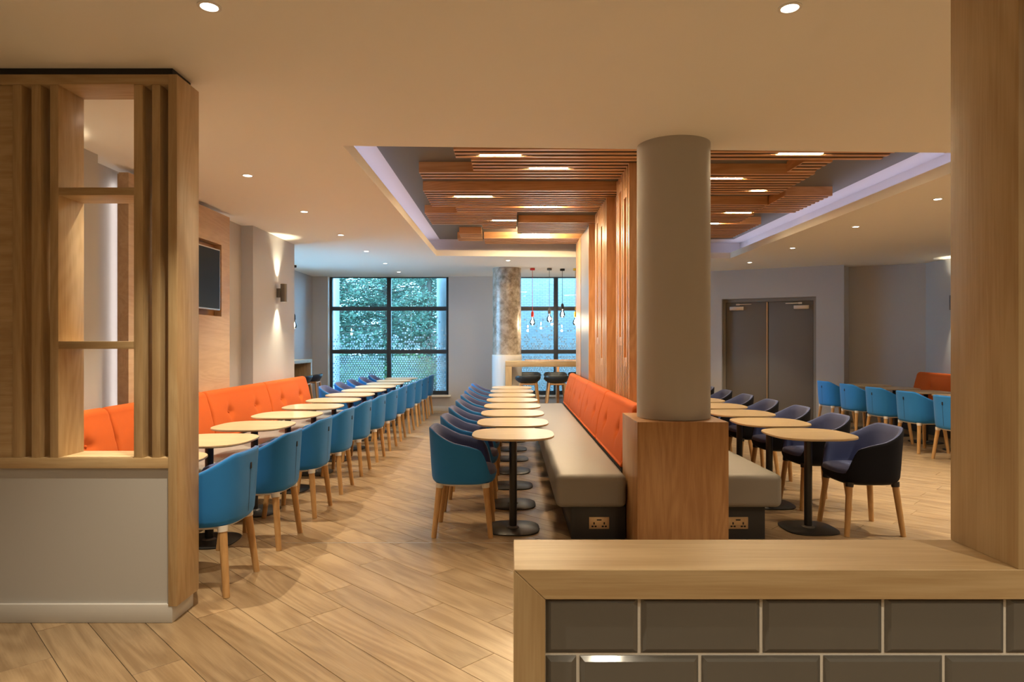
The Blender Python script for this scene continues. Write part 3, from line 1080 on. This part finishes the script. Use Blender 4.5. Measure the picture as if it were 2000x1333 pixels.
def bench(name, label, loc, rz, ys, seat0, seat1, zt=.955, plinth_mat='plinth', cat='bench'):
    t = thing(name, label, cat, loc, rz, None)
    bm = bmesh.new(); bx(bm, .204, .713, seat0, seat1, .235, .476)
    obj('seat', bm, 'seatgrey', t, smooth=40, bevel=.045, seg=5)
    pl = box('plinth', plinth_mat, .206, .60, seat0 + .05, seat1 - .05, 0, .238, t, bevel=.003)
    box('back_frame', plinth_mat, .012, .2, ys[0] + .02, ys[-1] - .02, 0, .47, t)
    for a, b in zip(ys, ys[1:]):
        L = b - a - .006
        bm, btn, fb, ft, base, z_ = cushion(L, zt)
        cu = obj('back_cushion', bm, 'orange', t, smooth='all')
        cu.location = (0, a + .003, 0)
        for by, bz in btn:
            f = (bz - base) / (z_ - .04 - base)
            x = fb + (ft - fb) * f + .022 * math.sin(math.pi * f) ** .8 - .03
            bm = bmesh.new()
            rings(bm, [[(x + dx, by + r * math.cos(q * math.pi / 6), bz + r * math.sin(q * math.pi / 6)) for q in range(12)] for dx, r in ((-.006, .012), (.001, .012), (.005, .007))])
            obj('button', bm, 'orange', cu, smooth='all')
    return t, pl
bL, plL = bench('banquette', 'long orange backed grey banquette below the wall television', (-3.03, 0, 0), 0, [3.60, 4.76, 6.29, 7.82, 9.35], 3.60, 9.35)
# facing -x: rotated half a turn, so local y runs toward the camera
bM, plM = bench('banquette', 'orange backed grey banquette facing the blue chairs against the slatted divider', (XL, 0, 0), math.pi,
                [-10.32, -9.30, -7.90, -6.42, -4.945], -10.36, -4.70)
bR, plR = bench('banquette', 'orange backed grey banquette facing the navy chairs behind the slatted divider', (XR, 0, 0), 0,
                [4.945, 6.42, 7.90, 9.30, 10.32], 4.70, 10.36)
bA, plA = bench('banquette', 'short orange backed banquette in the alcove by the double door', (7.12, 0, 0), math.pi,
                [-11.3, -9.75, -8.2, -6.65], -11.3, -6.65, .93)

def socket(label, x, y, z, mat='gold', rz=0.0):
    t = thing('power_socket', label, 'socket', (x, y, z), rz, None)
    box('plate', mat, -.073, .073, -.006, 0, -.043, .043, t, bevel=.002)
    for s in (-1, 1):
        for (dx, dz, w, h) in ((0, -.002, .010, .017), (-.011, -.024, .015, .011), (.011, -.024, .015, .011)):
            box('pin_hole', 'hole', s * .037 + dx - w / 2, s * .037 + dx + w / 2, -.0072, -.006, dz - h / 2, dz + h / 2, t)
        box('switch', mat, s * .053 - .005, s * .053 + .005, -.0085, -.006, .013, .029, t)
    box('usb_port', 'hole', -.017, .017, -.0072, -.006, .018, .027, t)
    return t
socket('gold double power socket on banquette end beside the blue chairs', .642, 4.7495, .118)
socket('gold double power socket on banquette end beside the navy chairs', 1.648, 4.7495, .118)
socket('white power socket low on the alcove banquette plinth', 6.5195, 9.0, .12, 'plastic_w', R(-90))

# ================================================================== LEFT WALL FITTINGS
# pale oak panel with niche and television
PXF, PXB = -3.025, -3.10
PA, PB = 5.19, 7.06
NA, NB, NZ0, NZ1 = 5.50, 6.86, 1.70, 2.45
bm = bmesh.new()
for (y0, y1, z0, z1) in ((PA, NA, .46, 2.775), (NB, PB, .46, 2.775), (NA, NB, .46, NZ0), (NA, NB, NZ1, 2.775)):
    bx(bm, PXB, PXF, y0, y1, z0, z1)
tp = obj('wall_panel', bm, 'tvpanel', wall_left)
tp['label'] = 'pale oak panel with a recessed niche'
M['niche'] = wood('niche_oak', (0.40, 0.20, 0.075), (0.30, 0.14, 0.05), 1, .45)
box('niche_back', 'niche', -3.125, -3.104, NA - .02, NB + .02, NZ0 - .02, NZ1 + .02, tp)
box('batten', 'darkgap', -3.199, -3.126, PA + .25, PB - .25, .5, 2.70, tp)
box('batten_plate', 'tvpanel', -3.125, -3.102, PA + .02, NA - .03, .47, 2.77, tp)
for (a, lb) in ((PA + .10, 'nearer the oak partition'), (PB - .09, 'nearer the wall sconce')):
    tag(box('led_strip', 'e_edge', -3.150, -3.140, a, a + .012, .5, 2.72), 'white light strip behind the television panel edge ' + lb, 'light strip', 'strips behind the television panel')
    box('channel', 'metal', -3.1405, -3.126, a - .002, a + .014, .5, 2.72, tp)
tv = thing('television', 'black flat television in the pale oak wall niche', 'television', (-3.065, 6.15, 2.07), R(-2.5))
tvd = box('bezel', 'metal', -.0, .05, -.60, .60, -.312, .312, tv, bevel=.003)
box('screen', 'screen', .0495, .0515, -.588, .588, -.298, .300, tv)
box('mount', 'black', -.002, .01, -.15, .15, -.12, .12, tv)

def sconce(label, x, y, z, sgn):
    t = thing('wall_sconce', label, 'lamp', (x, y, z), 0, 'up and down wall sconces')
    box('bracket', 'steel', min(0, sgn * .05), max(0, sgn * .05), -.022, .022, -.06, .06, t, bevel=.002)
    bm = bmesh.new()
    n = 28
    rings(bm, [[(sgn * .088 + r * math.cos(2 * math.pi * i / n), r * math.sin(2 * math.pi * i / n), zz) for i in range(n)] for r, zz in ((.034, -.108), (.034, -.118), (.042, -.118), (.042, .118), (.034, .118), (.034, .108))], False, False)
    obj('body', bm, 'steel', t, smooth=40)
    for s in (-1, 1):
        bm = bmesh.new()
        rings(bm, [[(sgn * .088 + .034 * math.cos(2 * math.pi * i / n), .034 * math.sin(2 * math.pi * i / n), s * zz) for i in range(n)] for zz in (.100, .106)])
        obj('lens', bm, 'e_sconce', t)
        ld = bpy.data.lights.new('sconce_light', 'SPOT')
        ld.energy = 42; ld.color = (1.0, .86, .58); ld.spot_size = R(64); ld.spot_blend = 1.0; ld.shadow_soft_size = .02
        lo = bpy.data.objects.new('sconce_light', ld); col.objects.link(lo)
        lo.parent = t
        lo.location = (sgn * .088, 0, s * .122)
        lo.rotation_euler = (R(180) if s > 0 else 0, -sgn * s * R(10), 0)
    return t
sconce('black up and down sconce on the grey pier beside the television panel', -3.06, 8.59, 2.08, 1)
sconce('black up and down sconce on the wall by the oak partition', -3.06, 4.20, 2.08, 1)
sconce('black up and down sconce on the alcove wall above the banquette', 7.25, 10.62, 2.08, -1)

# ================================================================== DOWNLIGHTS
def downlight(label, x, y, e=1.0, cone=84):
    t = thing('downlight', label, 'lamp', (x, y, H), 0, 'round ceiling downlights')
    bm = bmesh.new()
    n = 28
    rings(bm, [[(r * math.cos(2 * math.pi * i / n), r * math.sin(2 * math.pi * i / n), z) for i in range(n)] for r, z in ((.048, -.0005), (.048, -.004), (.036, -.005), (.034, -.001))], False, False)
    obj('trim_ring', bm, 'white', t, smooth=40)
    bm = bmesh.new()
    vs = [bm.verts.new((.034 * math.cos(2 * math.pi * i / n), .034 * math.sin(2 * math.pi * i / n), -.0018)) for i in range(n)]
    bm.faces.new(vs[::-1])
    obj('lens', bm, 'e_down', t)
    ld = bpy.data.lights.new('downlight_light', 'SPOT')
    ld.energy = DOWNLIGHT_W * e; ld.color = WARM; ld.spot_size = R(cone); ld.spot_blend = .8; ld.shadow_soft_size = .022
    lo = bpy.data.objects.new('downlight_light', ld); col.objects.link(lo)
    lo.parent = t; lo.location = (0, 0, -.008)
ly = [3.96, 5.46, 6.96, 8.46, 9.96, 11.46, 12.85]
for i, y in enumerate(ly):
    downlight('round ceiling downlight above the television-wall tables, %s from the oak partition' % ORD[i], -2.19, y, 1.0 if y < 10 else .55)
for i, y in enumerate([4.85, 6.35, 7.86, 9.62, 11.34]):
    downlight('round ceiling downlight between coffer and door wall, %s from the counter post' % ORD[i], 4.14, y, 1.2 if y < 7 else .8)
downlight('round ceiling downlight between coffer and concrete column', -.04, 11.06, .6)
downlight('round ceiling downlight above the alcove tables and chairs', 5.37, 7.84, .4)
downlight('round ceiling downlight in front of the slatted oak partition', -1.25, 2.72)
downlight('round ceiling downlight in front of the tall counter post', 1.164, 2.73)
for i, (x, y) in enumerate([(-1.25, .9), (1.6, -.2), (3.6, 2.73), (3.6, .9), (-1.25, -.8), (.6, -1.4), (3.6, -.8), (5.9, 3.0), (5.4, 4.6)]):  # unseen downlights, added to light the counter, post and partition fronts
    downlight('added unseen ceiling downlight of the entrance side, beyond the tiled counter', x, y, .55, 130)

# ================================================================== BAR, STOOLS, PENDANTS
bar = thing('high_table', 'oak high bar table with thick legs in front of the concrete column', 'table', (.8, 12.0, 0))
BX0, BX1, BY0, BY1, BZ = -.092, 1.75, 11.66, 12.0, 1.105
BY1 = 11.95
def bp_(n, m, x0, x1, y0, y1, z0, z1): return box(n, m, x0 - .8, x1 - .8, y0 - 12.0, y1 - 12.0, z0, z1, bar, bevel=.003)
bp_('top', 'oak_x', BX0, BX1, BY0, BY1, BZ - .105, BZ)
bp_('leg', 'oak_z', BX0, BX0 + .115, BY0, BY1, 0, BZ - .105)
bp_('leg', 'oak_z', BX1 - .115, BX1, BY0, BY1, 0, BZ - .105)
bar2 = thing('high_table', 'long oak high table behind the first one along the window', 'table', (1.1, 12.9, 0))
for n_, m_, x0, x1, z0, z1 in (('top', 'slat_x', .28, 1.75, 1.06, 1.10), ('leg', 'slat_z', .9, .95, 0, 1.06), ('leg', 'slat_z', 1.68, 1.73, 0, 1.06)):
    box(n_, m_, x0 - 1.1, x1 - 1.1, 12.75 - 12.9, 13.05 - 12.9, z0, z1, bar2, bevel=.003)

def make_stool():
    t = thing('bar_stool', 'bar stool', 'stool')
    N = 40
    ph = [2 * math.pi * i / N for i in range(N)]
    def sp(p, s): return (.19 * s * math.copysign(abs(math.cos(p)) ** .8, math.cos(p)), .225 * s * math.copysign(abs(math.sin(p)) ** .8, math.sin(p)))
    def hz(p): return .775 + .085 * sst((math.cos(p) * -1 + .75) / 1.5)     # back (-x) higher
    bm = bmesh.new()
    rs = [[(*sp(p, .45), .735) for p in ph], [(*sp(p, .72), .745) for p in ph], [(*sp(p, .9), .745 + (hz(p) - .745) * .5) for p in ph],
          [(*sp(p, 1.0), hz(p)) for p in ph], [(*sp(p, .965), hz(p) + .006) for p in ph], [(*sp(p, .93), hz(p) - .006) for p in ph],
          [(*sp(p, .80), .765 + (hz(p) - .765) * .4) for p in ph], [(*sp(p, .5), .757) for p in ph]]
    rings(bm, rs)
    obj('seat', bm, 'stool', t, smooth='all')
    tops, feet = [], []
    for sx in (-1, 1):
        for sy in (-1, 1):
            a, b = Vector((sx * .115, sy * .13, .735)), Vector((sx * .20, sy * .215, 0))
            bm = bmesh.new(); tube(bm, b, a, .014, .018, 12)
            obj('leg', bm, 'leg_oak', t, smooth=40)
            tops.append(a)
    bm = bmesh.new()
    for i, j in ((0, 1), (1, 3), (3, 2), (2, 0)):
        p, q = tops[i] * 1, tops[j] * 1
        p.z = q.z = .715
        tube(bm, p, q, .015, .015, 8)
    obj('seat_rail', bm, 'leg_oak', t, smooth=40)
    bm = bmesh.new()
    f = [Vector((sx * .175, sy * .19, .22)) for sx in (-1, 1) for sy in (-1, 1)]
    for i, j in ((0, 1), (1, 3), (3, 2), (2, 0)): tube(bm, f[i], f[j], .008, .008, 8)
    obj('foot_rail', bm, 'steel', t, smooth=40)
    return t
stool = make_stool()
ss = [(.30, 11.36, R(90), 'dark bar stool with oak legs tucked before the high table, nearer its leg'),
      (.80, 11.36, R(90), 'dark bar stool with oak legs before the high table, nearer the slatted divider'),
      (.36, 12.52, R(-90), 'dark bar stool between high table and window, beside the concrete column'),
      (.86, 12.50, R(-90), 'dark bar stool between high table and window, in front of window mullion'),
      (1.32, 12.50, R(-90), 'dark bar stool between high table and window, beside the slatted divider'),
      (-3.60, 11.85, 0, 'dark bar stool at the wall counter, nearer the window'),
      (-3.60, 11.25, 0, 'dark bar stool at the wall counter, nearer the grey pier')]
for i, (x, y, rz, lb) in enumerate(ss):
    if x < -3: rz = math.pi
    if i == 0: stool.location = (x, y, 0); stool.rotation_euler = (0, 0, rz); stool['label'] = lb; stool['group'] = 'dark bar stools'
    else: dup(stool, (x, y, 0), rz, lb, 'dark bar stools')
wc = thing('wall_counter', 'narrow oak wall counter on the blue-lit side wall by the window', 'counter', (-3.95, 11.3, 0))
for n_, m_, x0, x1, y0, y1, z0, z1 in (('top', 'oak_y', -4.138, -3.74, 10.2, 12.35, 1.06, 1.12), ('end_leg', 'oak_z', -4.138, -3.74, 12.28, 12.35, 0, 1.06), ('end_leg', 'oak_z', -4.138, -3.74, 10.2, 10.27, 0, 1.06), ('back_panel', 'plinth', -4.138, -4.10, 10.27, 12.28, 0.3, 1.06)):
    box(n_, m_, x0 + 3.95, x1 + 3.95, y0 - 11.3, y1 - 11.3, z0, z1, wc, bevel=.002)

def pendant(label, x, y, drop, m_cup, m_cord):
    t = thing('pendant_lamp', label, 'lamp', (x, y, H), 0, 'bare bulb pendants')
    bm = bmesh.new(); lathe(bm, [(.045, -.001), (.045, -.035), (.04, -.04)], n=20); obj('ceiling_rose', bm, m_cup, t, smooth=40)
    bm = bmesh.new(); tube(bm, (0, 0, -.04), (0, 0, -drop + .12), .004, .004, 8); obj('cord', bm, m_cord, t)
    bm = bmesh.new(); lathe(bm, [(.012, -drop + .13), (.026, -drop + .10), (.028, -drop + .03), (.024, -drop + .02)], n=20); obj('bulb_holder', bm, m_cup, t, smooth=40)
    bm = bmesh.new(); lathe(bm, [(.014, -drop + .02), (.024, -drop - .01), (.045, -drop - .055), (.05, -drop - .085), (.042, -drop - .118), (.02, -drop - .135)], n=24)
    gb = obj('bulb', bm, 'bulbglass', t, smooth='all')
    bm = bmesh.new(); lathe(bm, [(.005, -drop - .03), (.015, -drop - .05), (.016, -drop - .09), (.006, -drop - .105)], n=10)
    obj('filament', bm, 'e_bulb', gb, smooth='all')
    ld = bpy.data.lights.new('bulb_light', 'POINT'); ld.energy = 5; ld.color = (1, .78, .5); ld.shadow_soft_size = .03
    lo = bpy.data.objects.new('bulb_light', ld); col.objects.link(lo); lo.parent = t; lo.location = (0, 0, -drop - .17)
pendant('bare bulb pendant with red rose, cord and holder over the high table', .41, 12.2, .93, 'red', 'red')
pendant('bare bulb pendant with mid grey fittings over the high table', .724, 12.2, .87, 'greyplastic', 'steel')
pendant('bare bulb pendant with black fittings over the high table', .975, 12.3, .78, 'plastic_b', 'plastic_b')
pendant('bare bulb pendant with yellow fittings beside the slatted divider', 1.215, 12.25, .93, 'yellow', 'yellow')
pendant('bare bulb pendant over the wall counter by the grey pier', -3.88, 11.75, 1.0, 'plastic_b', 'plastic_b')

# ================================================================== OUTSIDE
struct(box('ground', 'ground', -30, 30, 16.6, 60, -.2, -.02))
M['paving'] = plain('pale_paving', (0.30, 0.30, 0.29), 0.8, var=.15)
M['bounce_paving'] = plain('bounce_white', (0.72, 0.72, 0.70), 0.8, var=.1)
struct(box('bounce_ground', 'bounce_paving', -30, -4.36, 2.0, 13.98, -.2, -.02))  # unseen pale ground, added to bounce daylight onto the back ceiling
struct(box('terrace', 'paving', -30, 30, 13.98, 16.6, -.2, -.02))
tag(box('brick_building', 'brick_out', -.35, 9, 16.2, 17.2, -.1, 7), 'pale brick building outside the window behind the high table', 'building')
bm = bmesh.new(); lathe(bm, [(.24, -.05), (.24, 4.5)], -1.42, 14.75, 40)
tag(obj('outside_column', bm, 'outcol', smooth=True), 'pale round concrete column standing just outside the tall window', 'column')
bm = bmesh.new(); lathe(bm, [(.075, -.05), (.075, 4.5)], -4.25, 16.0, 20)
tag(obj('outside_post', bm, 'outcol', smooth=True), 'slim pale blue-lit post outside the tall window, before the trees', 'post')

def conifer(label, x, y, h, spread, n, seed, mat='leaf1', size=.10):
    rr = random.Random(seed)
    t = thing('conifer_tree', label, 'tree', (x, y, -.05), 0, 'trees outside the tall window')
    bm = bmesh.new()
    tube(bm, (0, 0, 0), (0, 0, h), .13, .03, 10)
    bl = bmesh.new()
    for b in range(n):
        z0 = rr.uniform(.02, .97) * h
        ang = rr.uniform(0, 2 * math.pi)
        L = spread * (1 - .6 * z0 / h) * rr.uniform(.6, 1.1)
        dr = Vector((math.cos(ang), math.sin(ang), rr.uniform(-.1, .35)))
        p = Vector((0, 0, z0)); last = p.copy()
        segs = 6
        for s in range(segs):
            q = p + dr * (L * (s + 1) / segs) + Vector((0, 0, -.22 * L * ((s + 1) / segs) ** 2))
            tube(bm, last, q, .018 * (1 - s / segs) + .004, .018 * (1 - (s + 1) / segs) + .004, 4)
            for c_ in range(20):
                f = last.lerp(q, rr.random()) + Vector((rr.gauss(0, .10), rr.gauss(0, .10), rr.gauss(-.03, .06)))
                d = (dr + Vector((rr.gauss(0, .7), rr.gauss(0, .7), rr.gauss(-.2, .4)))).normalized()
                w = d.orthogonal().normalized()
                w.rotate(Matrix.Rotation(rr.uniform(0, 6.28), 3, d))
                l_, w_ = size * rr.uniform(.6, 1.3), size * rr.uniform(.14, .26)
                vs = [bl.verts.new(v) for v in (f, f + d * l_ * .5 + w * w_, f + d * l_, f + d * l_ * .5 - w * w_)]
                bl.faces.new(vs)
            last = q
    obj('trunk', bm, 'bark', t)
    o = obj('foliage', bl, mat, t); o['kind'] = 'stuff'
conifer('dense blue-green conifer close behind the tall window frame', -4.9, 18.2, 6.5, 2.3, 210, 1)
conifer('blue-green conifer in the middle of the tall window view', -3.6, 19.0, 7.5, 2.3, 210, 2)
conifer('open branched conifer beside the outside concrete column', -2.3, 18.6, 6.0, 2.0, 110, 3)
conifer('taller conifer further off behind the window trees', -6.3, 22.5, 9.0, 3.0, 200, 4)
conifer('distant conifer seen between the nearer trunks', -3.2, 24.0, 9.0, 3.2, 200, 5)
conifer('far off wide conifer filling the view behind the middle trees', -5.2, 28.5, 10.0, 4.2, 260, 6, 'leaf1', .16)
conifer('far off wide conifer beyond the outside concrete column', -1.6, 28.0, 10.0, 4.0, 200, 7, 'leaf1', .16)
conifer('far off wide conifer beyond the slim outside post', -9.2, 28.0, 10.0, 4.2, 260, 8, 'leaf1', .16)
def bush(label, x, y, h, r, n, seed):
    rr = random.Random(seed)
    t = thing('bush', label, 'bush', (x, y, -.05), 0, 'bushes outside the tall window')
    bm = bmesh.new()
    for i in range(6):
        a = rr.uniform(0, 6.28); tube(bm, (0, 0, 0), (r * .6 * math.cos(a), r * .6 * math.sin(a), h * .8), .02, .006, 5)
    obj('stem', bm, 'bark', t)
    bl = bmesh.new()
    for i in range(n):
        u = Vector((rr.gauss(0, 1), rr.gauss(0, 1), rr.gauss(0, 1))).normalized() * rr.uniform(.5, 1)
        f = Vector((u.x * r, u.y * r, h * .55 + u.z * h * .5))
        if f.z < 0.02: continue
        d = Vector((rr.gauss(0, 1), rr.gauss(0, 1), rr.gauss(0, 1))).normalized(); w = d.orthogonal().normalized()
        l_ = rr.uniform(.06, .11)
        bl.faces.new([bl.verts.new(v) for v in (f, f + d * l_ * .5 + w * l_ * .3, f + d * l_, f + d * l_ * .5 - w * l_ * .3)])
    o = obj('foliage', bl, 'leaf2', t); o['kind'] = 'stuff'
bush('leafy bright green bush below the conifers', -2.6, 17.2, 1.25, .7, 1300, 21)
bush('leafy green bush under the tall conifer nearest the outside post', -3.9, 17.4, 1.05, .8, 1300, 22)
bush('broad leafy bush farthest from the outside column', -5.3, 17.0, 1.1, .8, 1300, 23)
